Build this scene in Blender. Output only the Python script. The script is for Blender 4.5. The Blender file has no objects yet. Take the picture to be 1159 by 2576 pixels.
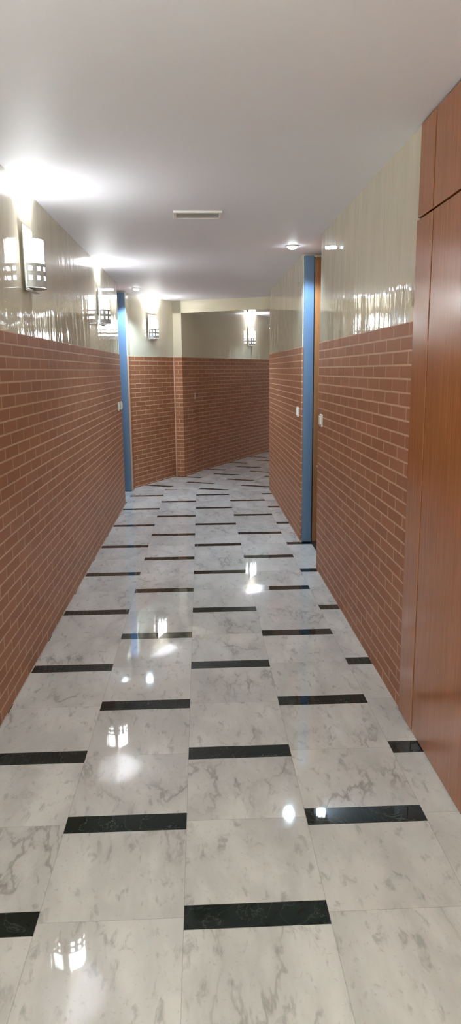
import bpy, bmesh, math, random
from mathutils import Matrix, Vector

random.seed(4)
C = bpy.context.scene.collection
PI = math.pi

# ------------------------------------------------------------------ measures
EYE = 1.46766
XL, XR = -0.8747, 0.8527
TH = math.radians(26.25)
D2 = Vector((math.sin(TH), math.cos(TH), 0))       # direction of the turned corridor
N2 = Vector((math.cos(TH), -math.sin(TH), 0))      # across it, pointing right
A2 = Vector((-0.868, 9.150, 0))                    # where the turned left wall begins


def at2(along, off, z=0.0):
    p = A2 + D2 * along + N2 * off
    return Vector((p.x, p.y, z))


def zc(x, y):                                      # ceiling height
    return 2.366 + 0.0068 * max(y, 2.9) - 0.008 * x    # level up to 2.9 m, then a whisker of rise


def zw(x, y):                                      # top of the brick
    return 1.653 + 0.0026 * y


# ------------------------------------------------------------------ node helpers
class NT:
    def __init__(self, name):
        self.m = bpy.data.materials.new(name)
        self.m.use_nodes = True
        self.t = self.m.node_tree
        self.t.nodes.clear()
        self.out = self.t.nodes.new('ShaderNodeOutputMaterial')

    def n(self, kind, **kw):
        nd = self.t.nodes.new(kind)
        for k, v in kw.items():
            setattr(nd, k, v)
        return nd

    def l(self, a, b):
        self.t.links.new(a, b)

    def val(self, sock, v):
        if isinstance(v, bpy.types.NodeSocket):
            self.l(v, sock)
        else:
            sock.default_value = v

    def math(self, op, a, b=0.0, c=0.0):
        nd = self.n('ShaderNodeMath', operation=op)
        self.val(nd.inputs[0], a)
        self.val(nd.inputs[1], b)
        if op in ('MULTIPLY_ADD', 'COMPARE', 'WRAP'):
            self.val(nd.inputs[2], c)
        return nd.outputs[0]

    def mix(self, f, a, b):
        nd = self.n('ShaderNodeMix', data_type='RGBA')
        self.val(nd.inputs[0], f)
        self.val(nd.inputs[6], a if isinstance(a, bpy.types.NodeSocket) else (*a, 1))
        self.val(nd.inputs[7], b if isinstance(b, bpy.types.NodeSocket) else (*b, 1))
        return nd.outputs[2]

    def ramp(self, f, lo, hi, a=0.0, b=1.0):
        nd = self.n('ShaderNodeMapRange', interpolation_type='SMOOTHSTEP')
        self.val(nd.inputs[0], f)
        nd.inputs[1].default_value = lo
        nd.inputs[2].default_value = hi
        nd.inputs[3].default_value = a
        nd.inputs[4].default_value = b
        return nd.outputs[0]

    def noise(self, vec, scale, detail=3.0, rough=0.5, dist=0.0):
        nd = self.n('ShaderNodeTexNoise')
        self.l(vec, nd.inputs['Vector'])
        nd.inputs['Scale'].default_value = scale
        nd.inputs['Detail'].default_value = detail
        nd.inputs['Roughness'].default_value = rough
        nd.inputs['Distortion'].default_value = dist
        return nd.outputs['Fac']

    def coords(self, scale=(1, 1, 1)):
        tc = self.n('ShaderNodeTexCoord')
        mp = self.n('ShaderNodeMapping')
        mp.inputs['Scale'].default_value = scale
        self.l(tc.outputs['Object'], mp.inputs['Vector'])
        return mp.outputs['Vector']

    def bump(self, h, strength, dist, normal=None):
        nd = self.n('ShaderNodeBump')
        nd.inputs['Strength'].default_value = strength
        nd.inputs['Distance'].default_value = dist
        self.l(h, nd.inputs['Height'])
        if normal is not None:
            self.l(normal, nd.inputs['Normal'])
        return nd.outputs['Normal']

    def bsdf(self, color, rough, spec=0.5, metal=0.0, normal=None, coat=0.0, coat_rough=0.05,
             emit=None, estr=0.0):
        b = self.n('ShaderNodeBsdfPrincipled')
        self.val(b.inputs['Base Color'], color if isinstance(color, bpy.types.NodeSocket) else (*color, 1))
        self.val(b.inputs['Roughness'], rough)
        b.inputs['Specular IOR Level'].default_value = spec
        b.inputs['Metallic'].default_value = metal
        b.inputs['Coat Weight'].default_value = coat
        b.inputs['Coat Roughness'].default_value = coat_rough
        if normal is not None:
            self.l(normal, b.inputs['Normal'])
            self.l(normal, b.inputs['Coat Normal'])
        if emit is not None:
            b.inputs['Emission Color'].default_value = (*emit, 1)
            b.inputs['Emission Strength'].default_value = estr
        self.l(b.outputs[0], self.out.inputs[0])
        return b


def lin(r, g, b):
    def f(c):
        c /= 255.0
        return c / 12.92 if c <= 0.04045 else ((c + 0.055) / 1.055) ** 2.4
    return (f(r), f(g), f(b))


# ------------------------------------------------------------------ materials
def mat_plaster():
    t = NT('trowelled_plaster')
    v = t.coords((1, 1, 1))
    n1 = t.noise(v, 3.0, 3, .55)
    col = t.mix(n1, lin(205, 196, 174), lin(214, 206, 185))
    vs = t.coords((1, 1, 0.10))
    s1 = t.noise(vs, 26.0, 2, .5)
    s2 = t.noise(t.coords((1, 1, .30)), 9.0, 2, .5)
    s3 = t.noise(t.coords((1, 1, .55)), 3.4, 2, .5)
    h = t.math('ADD', t.math('ADD', t.math('MULTIPLY', s1, .22), t.math('MULTIPLY', s2, 1.0)), t.math('MULTIPLY', s3, 1.6))
    nm = t.bump(h, .6, .0050)
    t.bsdf(col, .045, .5, 0, nm)
    return t.m


def mat_ceiling():
    t = NT('ceiling_paint')
    v = t.coords()
    n1 = t.noise(v, 1.6, 3)
    col = t.mix(n1, lin(225, 224, 232), lin(231, 230, 238))
    nm = t.bump(t.noise(v, 60, 2), .05, .002)
    t.bsdf(col, .55, .35, 0, nm)
    return t.m


def mat_brick():
    t = NT('brick_courses')
    uv = t.n('ShaderNodeUVMap')
    uv.uv_map = 'metres'
    b = t.n('ShaderNodeTexBrick')
    b.offset = .5
    b.offset_frequency = 2
    t.l(uv.outputs[0], b.inputs['Vector'])
    b.inputs['Scale'].default_value = 1.0
    b.inputs['Mortar Size'].default_value = .0048
    b.inputs['Mortar Smooth'].default_value = .25
    b.inputs['Bias'].default_value = 0.0
    b.inputs['Brick Width'].default_value = .233
    b.inputs['Row Height'].default_value = .0573
    b.inputs['Color1'].default_value = (*lin(155, 100, 69), 1)
    b.inputs['Color2'].default_value = (*lin(167, 112, 81), 1)
    b.inputs['Mortar'].default_value = (*lin(206, 170, 142), 1)
    v = t.coords()
    g = t.noise(v, 130, 3, .7)
    dirt = t.noise(v, 2.2, 3)
    col = t.mix(t.ramp(g, .3, .75, 0, .16), b.outputs['Color'], lin(96, 58, 42))
    col = t.mix(t.ramp(dirt, .35, .75, 0, .12), col, lin(120, 76, 50))
    h = t.math('ADD', t.math('MULTIPLY', b.outputs['Fac'], -1.0), t.math('MULTIPLY', g, .12))
    nm = t.bump(h, .6, .003)
    t.bsdf(col, .48, .2, 0, nm)
    return t.m


def mat_mortar():
    t = NT('mortar')
    v = t.coords()
    col = t.mix(t.noise(v, 60, 3), lin(176, 136, 112), lin(198, 160, 136))
    t.bsdf(col, .7, .3)
    return t.m


def mat_floor(name, ox, oy, e1, e2, odd_shift):
    """White veined marble tiles in columns, dark green strips in running bond."""
    t = NT(name)
    tc = t.n('ShaderNodeTexCoord')
    sep = t.n('ShaderNodeSeparateXYZ')
    t.l(tc.outputs['Object'], sep.inputs[0])
    dx = t.math('SUBTRACT', sep.outputs[0], ox)
    dy = t.math('SUBTRACT', sep.outputs[1], oy)
    U = t.math('ADD', t.math('MULTIPLY', dx, e1[0]), t.math('MULTIPLY', dy, e1[1]))
    V = t.math('ADD', t.math('MULTIPLY', dx, e2[0]), t.math('MULTIPLY', dy, e2[1]))
    W, P, S = .4, .8539, .089
    cu = t.math('DIVIDE', U, W)
    col = t.math('FLOOR', cu)
    fu = t.math('SUBTRACT', cu, col)
    par = t.math('FLOORED_MODULO', col, 2.0)
    if not odd_shift:
        par = t.math('SUBTRACT', 1.0, par)
    tv = t.math('SUBTRACT', t.math('DIVIDE', V, P), t.math('MULTIPLY', par, .5))
    rowi = t.math('FLOOR', tv)
    ft = t.math('SUBTRACT', tv, rowi)
    strip = t.math('GREATER_THAN', ft, 1 - S / P)
    mid = .5 - S / P / 2
    half = t.math('GREATER_THAN', ft, mid)
    # joints
    ju = t.math('MULTIPLY', t.math('SUBTRACT', .5, t.math('ABSOLUTE', t.math('SUBTRACT', fu, .5))), W)
    j1 = t.math('MULTIPLY', t.math('ABSOLUTE', t.math('SUBTRACT', ft, mid)), P)
    j2 = t.math('MULTIPLY', t.math('ABSOLUTE', t.math('SUBTRACT', ft, 1 - S / P)), P)
    j3 = t.math('MULTIPLY', t.math('SUBTRACT', .5, t.math('ABSOLUTE', t.math('SUBTRACT', ft, .5))), P)
    j = t.math('MINIMUM', t.math('MINIMUM', ju, j1), t.math('MINIMUM', j2, j3))
    joint = t.ramp(j, .0005, .0013, 1, 0)
    # per tile random
    cb = t.n('ShaderNodeCombineXYZ')
    t.l(col, cb.inputs[0]); t.l(rowi, cb.inputs[1]); t.l(half, cb.inputs[2])
    wn = t.n('ShaderNodeTexWhiteNoise', noise_dimensions='3D')
    t.l(cb.outputs[0], wn.inputs['Vector'])
    off = t.n('ShaderNodeVectorMath', operation='SCALE')
    t.l(wn.outputs['Color'], off.inputs[0]); off.inputs['Scale'].default_value = 17.0
    add = t.n('ShaderNodeVectorMath', operation='ADD')
    t.l(tc.outputs['Object'], add.inputs[0]); t.l(off.outputs[0], add.inputs[1])
    v = add.outputs[0]
    # marble
    mp = t.n('ShaderNodeMapping')
    mp.inputs['Rotation'].default_value = (0, 0, math.radians(38))
    mp.inputs['Scale'].default_value = (1.0, .42, 1.0)
    t.l(v, mp.inputs['Vector'])
    vd = mp.outputs['Vector']
    cloud = t.noise(vd, 3.6, 5, .6, .4)
    spots = t.noise(vd, 30, 4, .62, .5)
    spots2 = t.noise(v, 75, 3, .6, .3)
    nv = t.noise(vd, 2.1, 6, .6, .3)
    vein = t.ramp(t.math('ABSOLUTE', t.math('SUBTRACT', nv, .5)), 0.0, .016, 1, 0)
    vmask = t.ramp(t.noise(v, 2.6, 2), .46, .66)
    vein = t.math('MULTIPLY', vein, vmask)
    haze = t.ramp(t.math('ABSOLUTE', t.math('SUBTRACT', nv, .5)), 0.0, .10, 1, 0)
    c = t.mix(t.ramp(cloud, .30, .72), lin(221, 219, 216), lin(198, 197, 195))
    c = t.mix(t.math('MULTIPLY', haze, .30), c, lin(160, 159, 157))
    c = t.mix(t.ramp(spots, .54, .72, 0, .62), c, lin(150, 149, 147))
    c = t.mix(t.ramp(spots2, .60, .76, 0, .35), c, lin(138, 137, 135))
    c = t.mix(t.math('MULTIPLY', vein, .50), c, lin(124, 118, 112))
    tone = t.math('MULTIPLY', wn.outputs['Value'], .10)
    c = t.mix(tone, c, lin(150, 148, 145))
    # green strip
    gn = t.noise(v, 24, 5, .65, 1.0)
    gv = t.ramp(t.math('ABSOLUTE', t.math('SUBTRACT', t.noise(v, 6, 5, .6, 1.5), .5)), 0, .012, 1, 0)
    g = t.mix(gn, lin(14, 20, 19), lin(38, 47, 44))
    g = t.mix(t.math('MULTIPLY', gv, .35), g, lin(96, 106, 98))
    c = t.mix(strip, c, g)
    c = t.mix(t.math('MULTIPLY', joint, .42), c, lin(120, 112, 104))
    rough = t.ramp(t.noise(v, 12, 3), .3, .8, .02, .04)
    wob = t.noise(t.coords(), 5.0, 2)
    nm = t.bump(wob, .10, .002)
    b = t.bsdf(c, rough, .5, 0, nm)
    t.l(t.math('SUBTRACT', .5, t.math('MULTIPLY', strip, .2)), b.inputs['Specular IOR Level'])
    return t.m


def mat_wood(name, c1, c2, c3, rough, grain_axis=2):
    t = NT(name)
    sc = [1, 1, 1]
    sc[grain_axis] = .045
    v = t.coords(tuple(sc))
    n1 = t.noise(v, 70, 4, .6, .3)
    n2 = t.noise(v, 260, 3, .6)
    sc2 = [1, 1, 1]
    sc2[grain_axis] = .15
    n3 = t.noise(t.coords(tuple(sc2)), 7, 3, .5, .5)
    c = t.mix(t.ramp(n1, .3, .72), c1, c2)
    c = t.mix(t.ramp(n2, .5, .75, 0, .45), c, c3)
    c = t.mix(t.ramp(n3, .35, .7, 0, .35), c, c2)
    nm = t.bump(n2, .10, .0008)
    t.bsdf(c, rough, .5, 0, nm)
    return t.m


def mat_simple(name, c, rough, spec=.5, metal=0, noise_amt=.06, scale=40, stretch=(1, 1, 1)):
    t = NT(name)
    v = t.coords(stretch)
    n = t.noise(v, scale, 3)
    dark = tuple(x * (1 - noise_amt * 2) for x in c)
    col = t.mix(n, dark, c)
    t.bsdf(col, rough, spec, metal, t.bump(n, .04, .001))
    return t.m


def mat_glow(name, c, strength, base=(.85, .85, .82), rough=.3):
    t = NT(name)
    t.bsdf(base, rough, .5, 0, None, 0, .05, c, strength)
    return t.m


M = {}
M['plaster'] = mat_plaster()
M['ceiling'] = mat_ceiling()
M['brick'] = mat_brick()
M['mortar'] = mat_mortar()
M['floor'] = mat_floor('marble_floor', -0.071, 1.738, (1, 0), (0, 1), True)
M['floor2'] = mat_floor('marble_floor_turned', -0.3645, 9.2384, (N2.x, N2.y), (D2.x, D2.y), False)
M['wood'] = mat_wood('satin_cherry_wood', lin(168, 106, 62), lin(150, 90, 50), lin(122, 70, 37), .21)
M['door_wood'] = mat_wood('door_wood', lin(156, 108, 68), lin(136, 90, 54), lin(108, 68, 40), .35)
M['blue'] = mat_simple('blue_grey_lacquer', lin(86, 112, 142), .33, .5, 0, .03, 30)
M['gap'] = mat_simple('dark_gap_strip', lin(28, 26, 26), .7)
M['groove'] = mat_simple('dark_brown_seam_shade', lin(66, 34, 20), .7, .2)  # dark brown that paints in shade along the cupboard seams
M['steel'] = mat_simple('brushed_steel', lin(186, 183, 180), .5, .5, .4, .08, 90, (.1, 1, 1))
M['plate'] = mat_simple('switch_plastic', lin(226, 222, 214), .35, .5, 0, .02)
M['whitemetal'] = mat_simple('white_enamel', lin(214, 208, 203), .4, .5, 0, .02)
M['ventdark'] = mat_simple('vent_interior', lin(178, 172, 168), .8, .2)
M['brass'] = mat_simple('satin_nickel', lin(190, 182, 168), .28, .5, 1, .05)
M['sill'] = mat_simple('dark_threshold', lin(40, 38, 40), .4)
SHADE_E, BULB_W = 21.0, 32.0
FILL_W = 155.0
M['shade'] = mat_glow('lit_opal_glass', (.92, .97, .99), SHADE_E)
M['bulb'] = mat_glow('lit_bulb', (1.0, .95, .86), 30.0)
M['cool'] = mat_glow('lit_downlight_glass', (.80, .91, 1.0), 30.0)


# ------------------------------------------------------------------ mesh helpers
def link(name, bm, mats, parent=None, smooth=False, loc=None):
    me = bpy.data.meshes.new(name)
    bmesh.ops.recalc_face_normals(bm, faces=bm.faces)
    if smooth:
        for f in bm.faces:
            f.smooth = True
    bm.to_mesh(me)
    bm.free()
    o = bpy.data.objects.new(name, me)
    for m in (mats if isinstance(mats, (list, tuple)) else [mats]):
        me.materials.append(M[m])
    C.objects.link(o)
    if parent is not None:
        o.parent = parent
    if loc is not None:
        o.location = loc
    return o


def tag(o, label=None, cat=None, group=None, kind=None):
    if label: o['label'] = label
    if cat: o['category'] = cat
    if group: o['group'] = group
    if kind: o['kind'] = kind
    return o


def empty(name, loc, rz=0.0):
    o = bpy.data.objects.new(name, None)
    o.empty_display_size = .05
    C.objects.link(o)
    o.location = loc
    o.rotation_euler = (0, 0, rz)
    return o


def box(bm, x0, x1, y0, y1, z0, z1, bevel=0.0, seg=2):
    vs = [bm.verts.new(p) for p in ((x0, y0, z0), (x1, y0, z0), (x1, y1, z0), (x0, y1, z0),
                                    (x0, y0, z1), (x1, y0, z1), (x1, y1, z1), (x0, y1, z1))]
    fs = [bm.faces.new([vs[i] for i in q]) for q in
          ((3, 2, 1, 0), (4, 5, 6, 7), (0, 1, 5, 4), (1, 2, 6, 5), (2, 3, 7, 6), (3, 0, 4, 7))]
    if bevel > 0:
        es = list({e for f in fs for e in f.edges})
        bmesh.ops.bevel(bm, geom=es, offset=bevel, segments=seg, affect='EDGES', profile=.5)
    return bm


def boxobj(name, mat, x0, x1, y0, y1, z0, z1, parent=None, bevel=0.0, seg=2):
    return link(name, box(bmesh.new(), x0, x1, y0, y1, z0, z1, bevel, seg), mat, parent)


def prism(bm, pts, zlo, zhi):
    """Vertical prism on a ground polygon; zhi may be a function of (x, y)."""
    f = zhi if callable(zhi) else (lambda x, y: zhi)
    g = zlo if callable(zlo) else (lambda x, y: zlo)
    lo = [bm.verts.new((p[0], p[1], g(p[0], p[1]))) for p in pts]
    hi = [bm.verts.new((p[0], p[1], f(p[0], p[1]))) for p in pts]
    n = len(pts)
    bm.faces.new(lo[::-1])
    bm.faces.new(hi)
    for i in range(n):
        bm.faces.new((lo[i], lo[(i + 1) % n], hi[(i + 1) % n], hi[i]))
    return bm


def brick_prism(name, pts, parent, u_dir, u0, phase=0.0):
    """Brick-faced slab: UVs in metres, u along u_dir, v down from the brick top."""
    bm = prism(bmesh.new(), pts, 0.0, zw)
    uvl = bm.loops.layers.uv.new('metres')
    bm.normal_update()
    for f in bm.faces:
        nrm = f.normal
        side = abs(nrm.z) < .5
        # along the face itself
        if side:
            d = Vector((-nrm.y, nrm.x, 0))
            if d.dot(u_dir) < 0:
                d = -d
        else:
            d = u_dir
        for lp in f.loops:
            c = lp.vert.co
            u = c.dot(d) - u0 + phase
            v = (c.z - zw(c.x, c.y)) + .0573 * 30
            if not side:
                v = .0573 * 30 - .002
                u = .0
            lp[uvl].uv = (u, v)
    return link(name, bm, 'brick', parent)


def tube(bm, p0, p1, r, seg=12):
    p0, p1 = Vector(p0), Vector(p1)
    d = (p1 - p0)
    m = d.to_track_quat('Z', 'Y').to_matrix().to_4x4()
    m.translation = (p0 + p1) / 2
    bmesh.ops.create_cone(bm, cap_ends=True, segments=seg, radius1=r, radius2=r, depth=d.length, matrix=m)
    return bm


def lathe(bm, prof, seg=32, center=(0, 0, 0)):
    rings = []
    for r, z in prof:
        rings.append([bm.verts.new((center[0] + r * math.cos(2 * PI * k / seg),
                                    center[1] + r * math.sin(2 * PI * k / seg), center[2] + z)) for k in range(seg)])
    for a, b in zip(rings, rings[1:]):
        for k in range(seg):
            bm.faces.new((a[k], a[(k + 1) % seg], b[(k + 1) % seg], b[k]))
    return bm


def copy_tree(o, parent=None):
    c = o.copy()
    C.objects.link(c)
    if parent is not None:
        c.parent = parent
    for ch in list(o.children):
        copy_tree(ch, c)
    return c


# ------------------------------------------------------------------ the room
PROUD = .006
YB = -2.6                                              # end of the corridor behind the camera

# floor: two laying directions meeting along a seam
bm = bmesh.new()
sx = lambda x: 8.884 - .2 * x
a = [(-1.5, YB - .2), (1.9, YB - .2), (1.9, sx(1.9)), (-1.5, sx(-1.5))]
b = [(-1.5, sx(-1.5)), (1.9, sx(1.9)), (6.5, 11.0), (6.5, 19.0), (-1.5, 19.0)]
top = {}
for pts, mi in ((a, 0), (b, 1)):
    n0 = len(bm.faces)
    prism(bm, pts, -.12, 0.0)
    bm.faces.ensure_lookup_table()
    for f in bm.faces[n0:]:
        f.material_index = mi
tag(link('floor', bm, ['floor', 'floor2']), 'polished white marble floor inlaid with short dark green strips', kind='structure')

bm = bmesh.new()
for pts in ([(-1.25, YB - .2), (1.5, YB - .2), (1.5, 2.9), (-1.25, 2.9)],
            [(-1.25, 2.9), (1.5, 2.9), (1.5, 8.0), (6.5, 11.0), (6.5, 19.0), (-1.25, 19.0)]):
    prism(bm, pts, zc, lambda x, y: zc(x, y) + .15)
tag(link('ceiling', bm, 'ceiling'), 'plain off-white plastered ceiling', kind='structure')


def wall(name, label, pts, brick_pts=None, u_dir=None, u0=0.0, lo=0.0):
    bm = prism(bmesh.new(), pts, lo, lambda x, y: zc(x, y) + .03)
    w = link(name, bm, 'plaster')
    tag(w, label, kind='structure')
    if brick_pts:
        brick_prism('brick_wainscot', brick_pts, w, u_dir, u0)
    return w


Y = Vector((0, 1, 0))
TH_W = .16
# left wall, up to the doorway
wall('wall_left', 'long left corridor wall, brick below and glossy plaster above',
     [(XL - TH_W, YB), (XL - PROUD, YB), (XL - PROUD, 8.0), (XL - TH_W, 8.0)],
     [(XL - TH_W + .01, YB), (XL, YB), (XL, 8.005), (XL - TH_W + .01, 8.005)], Y, .05)
# stub of left wall past the doorway, then the turned wall as one continuous wall
q0, q1, q2 = (XL, 8.915), (XL, A2.y - .012), at2(0.0, .010)
turn_front = [(XL, 8.915), (at2(0, .004).x, at2(0, .004).y), tuple(at2(1.2, .008))[:2]]
p_in = [tuple(at2(1.2, -.16))[:2], (XL - .22, A2.y + .05), (XL - .22, 8.915)]
pl = [(XL - PROUD, 8.915), (at2(0, .004 - PROUD).x, at2(0, .004 - PROUD).y), tuple(at2(1.2, .008 - PROUD))[:2]]
wall('wall_left_turn', 'angled left wall beyond the doorway, brick below and plaster above',
     pl + p_in, turn_front + [tuple(at2(1.2, -.15))[:2], (XL - .2, A2.y + .05), (XL - .2, 8.92)], D2, A2.dot(D2) + .07)

# pier and lintel of the opening into the turned corridor
PA, PB = 1.128, 1.128 + .36
PO0, PO1 = -.02, .142
pier = wall('wall_pier', 'narrow pier at the mouth of the turned corridor, brick below and plaster above',
            [tuple(at2(PA + PROUD, PO0))[:2], tuple(at2(PA + PROUD, PO1 - PROUD))[:2],
             tuple(at2(PB, PO1 - PROUD))[:2], tuple(at2(PB, PO0))[:2]],
            [tuple(at2(PA, PO0))[:2], tuple(at2(PA, PO1))[:2], tuple(at2(PB + .002, PO1))[:2], tuple(at2(PB + .002, PO0))[:2]],
            N2, .03)
bd = bmesh.new()
p = at2(PA - .006, .016)
q = [at2(PA - .010, .006), at2(PA - .010, .024), at2(PA + .004, .024), at2(PA + .004, .006)]
prism(bd, [(v.x, v.y) for v in q], 0, zw)
tag(link('mortar_bead', bd, 'mortar', pier), 'pale mortar bead in the corner')
bd = bmesh.new()
prism(bd, [(XL - .02, 8.905), (XL + .008, 8.905), (XL + .008, 8.922), (XL - .02, 8.922)], 0, zw)
tag(link('mortar_bead', bd, 'mortar', bpy.data.objects['wall_left_turn']), 'ragged mortar edge beside the door jamb')

LB = 2.272
tag(link('wall_lintel', prism(bmesh.new(), [tuple(at2(PA + PROUD, PO0))[:2], tuple(at2(PA + PROUD, 1.75))[:2],
                                            tuple(at2(PB, 1.75))[:2], tuple(at2(PB, PO0))[:2]], LB,
                              lambda x, y: zc(x, y) + .02), 'plaster'),
    'dropped plaster lintel across the opening to the turned corridor', kind='structure')
# turned corridor
W2O = .098
wall('wall_far', 'dim left wall of the turned corridor, brick below and plaster above',
     [tuple(at2(PB - .02, W2O - PROUD))[:2], tuple(at2(8.5, W2O - PROUD))[:2], tuple(at2(8.5, W2O - .16))[:2],
      tuple(at2(PB - .02, W2O - .16))[:2]],
     [tuple(at2(PB - .01, W2O))[:2], tuple(at2(8.49, W2O))[:2], tuple(at2(8.49, W2O - .15))[:2],
      tuple(at2(PB - .01, W2O - .15))[:2]], D2, .11)
wall('wall_far_end', 'end wall of the turned corridor',
     [tuple(at2(8.45, -.1))[:2], tuple(at2(8.45, 2.0))[:2], tuple(at2(8.6, 2.0))[:2], tuple(at2(8.6, -.1))[:2]])
RW = 1.690
rc = (XR, 8.83)
# right wall: segment beyond the right doorway, wrapping round its corner
wall('wall_right_far', 'right corridor wall beyond the doorway, ending at the corner',
     [(XR + PROUD, 6.03), (XR + PROUD, 8.83), tuple(at2(8.5, RW + PROUD))[:2], tuple(at2(8.5, RW + .16))[:2],
      (XR + .20, 8.80), (XR + .20, 6.03)],
     [(XR, 6.025), (XR, 8.835), tuple(at2(8.49, RW))[:2], tuple(at2(8.49, RW + .15))[:2], (XR + .19, 8.80), (XR + .19, 6.025)],
     Y, .17)
wall('wall_right', 'right corridor wall between the doorway and the wooden cupboards',
     [(XR + PROUD, 2.861), (XR + TH_W, 2.861), (XR + TH_W, 5.14), (XR + PROUD, 5.14)],
     [(XR, 2.8605), (XR + TH_W - .01, 2.8605), (XR + TH_W - .01, 5.145), (XR, 5.145)], Y, 3.279 + .1165)
wall('wall_right_rear', 'right wall beside the camera', [(XR, YB), (XR + .16, YB), (XR + .16, .82), (XR, .82)])
wall('wall_alcove', 'wall behind the cupboards', [(XR + .56, .70), (XR + .70, .70), (XR + .70, 3.0), (XR + .56, 3.0)])
wall('wall_rear', 'wall closing the corridor behind the camera', [(-1.3, YB - .15), (1.3, YB - .15), (1.3, YB), (-1.3, YB)])


# ------------------------------------------------------------------ doors
def doorway(name, label, side, y0, y1, wallx, xjamb, depth_leaf, hinge_knob_z, knob):
    """side=+1: in the right wall (deeper = +x); -1: in the left wall."""
    s = side
    root = empty(name, (wallx, (y0 + y1) / 2, 0))
    tag(root, label, kind='structure')
    yc = (y0 + y1) / 2
    ztop = zc(wallx, y1) - .004

    def bx(nm, mat, xa, xb, ya, yb, za, zb, parent=root, bevel=.002, lab=None):
        lo, hi = sorted((s * xa, s * xb))
        bm = box(bmesh.new(), lo, hi, ya - yc, yb - yc, za, zb, bevel)
        o = link(nm, bm, mat, parent)
        if lab: o['label'] = lab
        return o
    # blue lacquered jambs, far and near, with the dark reveal behind
    for ya, yb in ((y1 - .028, y1 + .012), (y0 + .006, y0 + .03)):
        bx('jamb', 'blue', .012, xjamb, ya, yb, .006, ztop - .01, lab='blue-grey jamb panel')
    for ya, yb in ((y1 - .020, y1 + .012), (y0 + .006, y0 + .022)):
        bx('gap_strip', 'gap', xjamb + .0005, xjamb + .0085, ya, yb, .004, ztop - .02, bevel=0, lab='dark strip between jamb and frame')  # dark strip filling the gap between jamb and frame
        bx('frame', 'door_wood', xjamb + .009, depth_leaf + .02, ya - .004, yb, .006, ztop - .02, lab='wooden frame post')
    leaf = bx('door_leaf', 'door_wood', depth_leaf + .021, depth_leaf + .06, y0 + .02, y1 - .01, .008, ztop - .02, lab='plain wooden door leaf')
    bx('threshold', 'sill', xjamb - .004, depth_leaf + .02, y0 + .03, y1 - .021, -.004, .0045, bevel=0, lab='dark threshold strip')
    if knob:
        ky, kz, _ = knob
        x0, x1 = depth_leaf + .021, knob[2]
        bm = bmesh.new()
        tube(bm, (s * x0, ky - yc, kz), (s * (x0 - .006), ky - yc, kz), .024, 20)
        tube(bm, (s * x0, ky - yc, kz), (s * x1, ky - yc, kz), .008, 12)
        tube(bm, (s * (x1 + .008), ky - yc + .005, kz), (s * (x1 + .008), ky - yc - .11, kz), .008, 12)
        link('handle', bm, 'brass', leaf, True)
    return root


doorway('door_1', 'doorway recessed in the right wall, blue-grey jamb and wooden frame', 1, 5.14, 6.01, XR, .091, .148, .7, (5.83, .69, .105))
doorway('door_2', 'doorway recessed in the left wall, tall blue-grey jamb', -1, 8.0, 8.905, XL, .105, .148, .7, (8.1, .95, .10))
# unseen slabs added behind the doorways, so that no light leaks round the leaves
for nm, x0, x1, y0, y1 in (('door_light_stop', XR + .235, XR + .285, 5.0, 6.3), ('door_light_stop_left', XL - .285, XL - .235, 7.8, 9.1)):
    wall(nm, 'unseen slab added behind a door to block light', [(x0, y0), (x1, y0), (x1, y1), (x0, y1)])


# ------------------------------------------------------------------ cupboards on the right
def cupboard(name, label, cat, xf, z0, z1f, y_end, gap, fill):
    root = empty(name, (xf, y_end, z0))
    tag(root, label, cat)
    dd = .022
    y_f, y_d = y_end - fill, y_end - fill - .013      # filler then doors towards the camera
    zt = (lambda y: z1f(y) - z0)

    def slab(nm, mat, xa, xb, ya, yb, parent=root, lo=0.0, drop=0.0, bev=True):
        bm = prism(bmesh.new(), [(xa, ya - y_end), (xb, ya - y_end), (xb, yb - y_end), (xa, yb - y_end)], lo,
                   lambda x, y: zt(y + y_end) - drop)
        if bev:
            bmesh.ops.bevel(bm, geom=list(bm.edges), offset=.0015, segments=2, affect='EDGES', profile=.5)
        return link(nm, bm, mat, parent)
    slab('carcass', 'groove', dd + .018, .54, .84, y_end - .003, bev=False, lo=.002, drop=.002)
    slab('seam_shade_strip', 'groove', .004, dd, y_d, y_f, bev=False, lo=gap, drop=gap)['label'] = 'dark strip painting in the shade of the door seam'  # dark strip just behind the fronts, seam shade put into its colour
    slab('filler_panel', 'wood', 0, dd, y_f, y_end, lo=gap, drop=gap)
    slab('door', 'wood', 0, dd, y_d - .93, y_d, lo=gap, drop=gap)
    slab('door', 'wood', 0, dd, .85, y_d - .934, lo=gap, drop=gap)
    return root


SPLIT = 2.034
cupboard('tall_cupboard', 'tall flush-fronted cherry wood cupboard standing on the floor at right', 'cupboard',
         XR - .006, 0.0, lambda y: SPLIT, 2.858, .0035, .186)
cupboard('overhead_cupboard', 'shorter cherry wood cupboard above the tall one, touching the ceiling', 'cupboard',
         XR - .006, SPLIT, lambda y: zc(XR, y) - .004, 2.845, .0040, .165)


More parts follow.
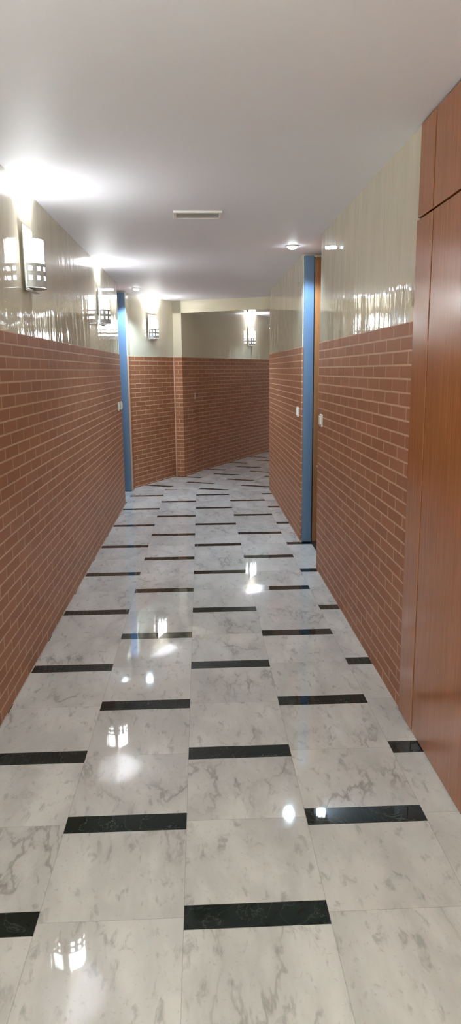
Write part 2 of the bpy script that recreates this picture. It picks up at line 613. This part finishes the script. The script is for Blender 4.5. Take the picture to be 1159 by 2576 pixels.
# ------------------------------------------------------------------ sconces
def half_cyl(bm, R, z0, z1, t, seg=28, y0=0.0, holes=None):
    """Half cylinder shell bulging to +y; holes = (columns, hole fraction, [(za, zb), ...])."""
    if holes:
        ncol, frac, rows = holes
        angs = [0.0]
        solid = []
        step = PI / ncol
        sub = 3
        for c in range(ncol):
            a0 = c * step
            ha, hb = a0 + step * (1 - frac) / 2, a0 + step * (1 + frac) / 2
            angs += [ha] + [ha + (hb - ha) * k / sub for k in range(1, sub)] + [hb, a0 + step]
            solid += [1] + [0] * sub + [1]
        zs = [z0]
        zsol = []
        for za, zb in rows:
            zs += [za, zb]
            zsol += [1, 0]
        zs.append(z1)
        zsol.append(1)
    else:
        angs = [PI * k / seg for k in range(seg + 1)]
        solid = [1] * seg
        zs, zsol = [z0, z1], [1]
    g = [[bm.verts.new((R * math.cos(a), y0 + R * math.sin(a), z)) for z in zs] for a in angs]
    fs = []
    for i in range(len(angs) - 1):
        for k in range(len(zs) - 1):
            if solid[i] or zsol[k]:
                fs.append(bm.faces.new((g[i][k], g[i + 1][k], g[i + 1][k + 1], g[i][k + 1])))
    bmesh.ops.recalc_face_normals(bm, faces=bm.faces)
    bmesh.ops.solidify(bm, geom=fs, thickness=t)
    return bm


GROUP_S = None
PH = .315                                            # plate height
def make_sconce():
    root = empty('wall_sconce', (0, 0, 0))
    off = .014
    bm = box(bmesh.new(), -.100, .100, off, off + .004, 0, PH, .0008, 1)
    box(bm, -.098, .098, off + .004, off + .030, 0, .003, .0006, 1)
    link('back_plate', bm, 'whitemetal', root)
    bm = box(bmesh.new(), -.05, .05, 0.0, off, .10, .24, .002, 1)
    link('wall_bracket', bm, 'whitemetal', root)
    yb = off + .0045
    sh = link('glass_shade', half_cyl(bmesh.new(), .075, .022, .252, .004, 32, yb), 'shade', root, True)
    link('perforated_band', half_cyl(bmesh.new(), .082, .016, .134, .0018, 28, yb,
                                     (6, .43, [(.052, .073), (.097, .118)])), 'steel', root)
    bm = bmesh.new()                                  # closed floor of the band
    arc = [(.0815 * math.cos(PI * k / 28), yb + .0815 * math.sin(PI * k / 28)) for k in range(29)]
    prism(bm, arc, .0135, .0155)
    link('bottom_cap', bm, 'steel', root)
    bm = bmesh.new()
    lathe(bm, [(.0001, .05), (.012, .05), (.012, .085), (.016, .09), (.016, .112), (.008, .122), (.0001, .124)], 16, (0, yb + .030, 0))
    link('bulb', bm, 'bulb', root, True)
    return root


def sconce_light(root):
    ld = bpy.data.lights.new('sconce_lamp', 'POINT')
    ld.energy = BULB_W
    ld.color = (.90, .96, 1.0)
    ld.shadow_soft_size = .018
    lo = bpy.data.objects.new('sconce_lamp', ld)
    C.objects.link(lo)
    lo.parent = root
    lo.location = (0, .052, .158)


sc = make_sconce()
Z0 = 1.884
places = [
    ((XL - PROUD, 3.845, Z0), -PI / 2, 'large lit wall sconce nearest the camera on the left plaster wall'),
    ((XL - PROUD, 6.51, Z0), -PI / 2, 'lit wall sconce on the left wall just before the blue door jamb'),
    ((*at2(.535, .008 - PROUD)[:2], Z0 + .012), -PI / 2 - TH, 'lit wall sconce on the short angled wall above its brick'),
    ((*at2(3.74, W2O - PROUD)[:2], Z0 + .014), -PI / 2 - TH, 'farthest lit sconce, on the dim wall through the opening'),
    ((XL - PROUD, 1.215, Z0), -PI / 2, 'extra lit wall sconce added for light beside the camera, out of the frame on the left wall'),  # unseen lamp, added to lift the light near the camera
    ((XL - PROUD, -1.455, Z0), -PI / 2, 'extra lit wall sconce added for light behind the camera, out of the frame on the left wall'),  # also unseen, added for more light from behind
    ((*at2(6.2, W2O - PROUD)[:2], Z0 + .03), -PI / 2 - TH, 'extra lit wall sconce added to brighten the turned corridor, hidden by the right corner'),  # unseen too, added to light the far corridor walls
]
for i, (loc, rz, lab) in enumerate(places):
    o = sc if i == 0 else copy_tree(sc)
    o.location = loc
    o.rotation_euler = (0, 0, rz)
    tag(o, lab, 'wall lamp', 'wall sconces along the corridor')
bpy.context.view_layer.update()
for o in [x for x in C.objects if x.name.startswith('wall_sconce')]:
    sconce_light(o)


# ------------------------------------------------------------------ ceiling downlights
def make_downlight():
    root = empty('ceiling_downlight', (0, 0, 0))
    bm = lathe(bmesh.new(), [(.030, -.001), (.047, -.001), (.049, -.004), (.046, -.008), (.036, -.008), (.030, -.001)], 36)
    link('trim_ring', bm, 'whitemetal', root, True)
    bm = lathe(bmesh.new(), [(.035, -.006), (.0345, -.010), (.030, -.020), (.022, -.024), (.0001, -.025)], 32)
    link('lens', bm, 'cool', root, True)
    return root


def down_lamp(root, e, size=140):
    ld = bpy.data.lights.new('downlight_lamp', 'SPOT')
    ld.energy = e
    ld.color = (.62, .83, 1.0)
    ld.spot_size = math.radians(size)
    ld.spot_blend = .35
    ld.shadow_soft_size = .036
    lo = bpy.data.objects.new('downlight_lamp', ld)
    C.objects.link(lo)
    lo.parent = root
    lo.location = (0, 0, -.034)


dl = make_downlight()
dspots = [(.715, 5.60, 'cool white downlight in the ceiling before the right doorway', 40),
          (-.715, 8.56, 'cool white downlight in the ceiling by the left door jamb', 24)]
p = at2(7.3, .95)
dspots.append((p.x, p.y, 'extra ceiling downlight added to brighten the turned corridor, hidden by the right corner', 42))  # unseen downlight, added to brighten the turned corridor
for i, (x, y, lab, e) in enumerate(dspots):
    o = dl if i == 0 else copy_tree(dl)
    o.location = (x, y, zc(x, y))
    tag(o, lab, 'ceiling light', 'ceiling downlights')
    down_lamp(o, e)

# ------------------------------------------------------------------ ceiling vent
VX, VY = .005, 4.497
vent = empty('ceiling_vent', (VX, VY, zc(VX, VY)))
tag(vent, 'slim rectangular white air vent set in the middle of the ceiling', 'vent')
bm = bmesh.new()
hx, hy, bw = .145, .088, .018
for x0, x1, y0, y1 in ((-hx, hx, -hy, -hy + bw), (-hx, hx, hy - bw, hy), (-hx, -hx + bw, -hy + bw, hy - bw), (hx - bw, hx, -hy + bw, hy - bw)):
    box(bm, x0, x1, y0, y1, -.012, .002, .002, 1)
link('frame', bm, 'whitemetal', vent)
boxobj('backing', 'ventdark', -hx + bw, hx - bw, -hy + bw, hy - bw, -.001, .002, vent)
for k in range(7):
    y = -hy + bw + .014 + k * .0205
    bm = bmesh.new()
    box(bm, -hx + bw, hx - bw, -.007, .007, -.0008, .0008)
    bmesh.ops.rotate(bm, verts=bm.verts, cent=(0, 0, 0), matrix=Matrix.Rotation(math.radians(35), 3, 'X'))
    bmesh.ops.translate(bm, verts=bm.verts, vec=(0, y, -.0055))
    link('slat', bm, 'ventdark', vent)


# ------------------------------------------------------------------ light switches
def make_switch():
    root = empty('light_switch', (0, 0, 0))
    link('plate', box(bmesh.new(), -.041, .041, 0, .011, 0, .086, .003, 2), 'plate', root)
    bm = box(bmesh.new(), -.026, .026, .010, .018, .016, .070, .002, 2)
    link('rocker', bm, 'plate', root)
    return root


sw = make_switch()
spots = [((XR, 4.985, 1.083), PI / 2, 'nearest white switch, on right brick wall just before the doorway', None),
         ((XR, 6.215, 1.078), PI / 2, 'white switch on the right brick wall just beyond the doorway', None),
         ((XL, 7.66, 1.076), -PI / 2, 'white switch on left brick wall, the farther of two from the door jamb', None),
         ((XL, 7.90, 1.076), -PI / 2, 'white switch on left brick wall, closest to the blue door jamb', None),
         ((*at2(PB + .055, W2O)[:2], 1.086), -PI / 2 - TH, 'small white switch on the dim far brick wall beside the pier', None)]
for i, (loc, rz, lab, g) in enumerate(spots):
    o = sw if i == 0 else copy_tree(sw)
    o.location = loc
    o.rotation_euler = (0, 0, rz)
    tag(o, lab, 'switch', 'white wall switches')


# ------------------------------------------------------------------ unseen fill light added behind the camera
ld = bpy.data.lights.new('rear_fill', 'AREA')
ld.energy = FILL_W
ld.color = (.63, .83, 1.0)
ld.shape = 'RECTANGLE'
ld.size, ld.size_y = 1.6, 2.2
lo = bpy.data.objects.new('rear_fill', ld)
C.objects.link(lo)
lo.location = (0, YB + .06, 1.2)
lo.rotation_euler = (PI / 2, 0, PI)

w = bpy.data.worlds.new('world')
bpy.context.scene.world = w
w.use_nodes = True
w.node_tree.nodes['Background'].inputs[0].default_value = (.9, .95, 1, 1)
w.node_tree.nodes['Background'].inputs[1].default_value = 0.02

# ------------------------------------------------------------------ camera
PITCH, YAW, ROLL = 0.195279908, 0.0405284765, -0.010392934
F = Vector((math.sin(YAW) * math.cos(PITCH), math.cos(YAW) * math.cos(PITCH), -math.sin(PITCH)))
R = Vector((math.cos(YAW), -math.sin(YAW), 0))
Up = R.cross(F)
Rr = R * math.cos(ROLL) + Up * math.sin(ROLL)
Ur = Up * math.cos(ROLL) - R * math.sin(ROLL)
cam = bpy.data.cameras.new('camera')
cam.sensor_fit = 'VERTICAL'
cam.sensor_height = 36
cam.sensor_width = 36
cam.lens = 36 * 1779.6835 / 2576
cam.clip_start = .02
co = bpy.data.objects.new('camera', cam)
C.objects.link(co)
m = Matrix(((Rr.x, Ur.x, -F.x, 0), (Rr.y, Ur.y, -F.y, 0), (Rr.z, Ur.z, -F.z, EYE), (0, 0, 0, 1)))
co.matrix_world = m
s = bpy.context.scene
s.camera = co
s.view_settings.view_transform = 'Standard'
s.view_settings.look = 'None'
s.view_settings.gamma = 1
s.view_settings.use_curve_mapping = False
s.view_settings.exposure = 1.2
s.cycles.use_denoising = True
s.cycles.max_bounces = 10
s.cycles.diffuse_bounces = 6
s.cycles.glossy_bounces = 6
s.cycles.sample_clamp_indirect = 6
s.cycles.caustics_reflective = False
s.cycles.caustics_refractive = False
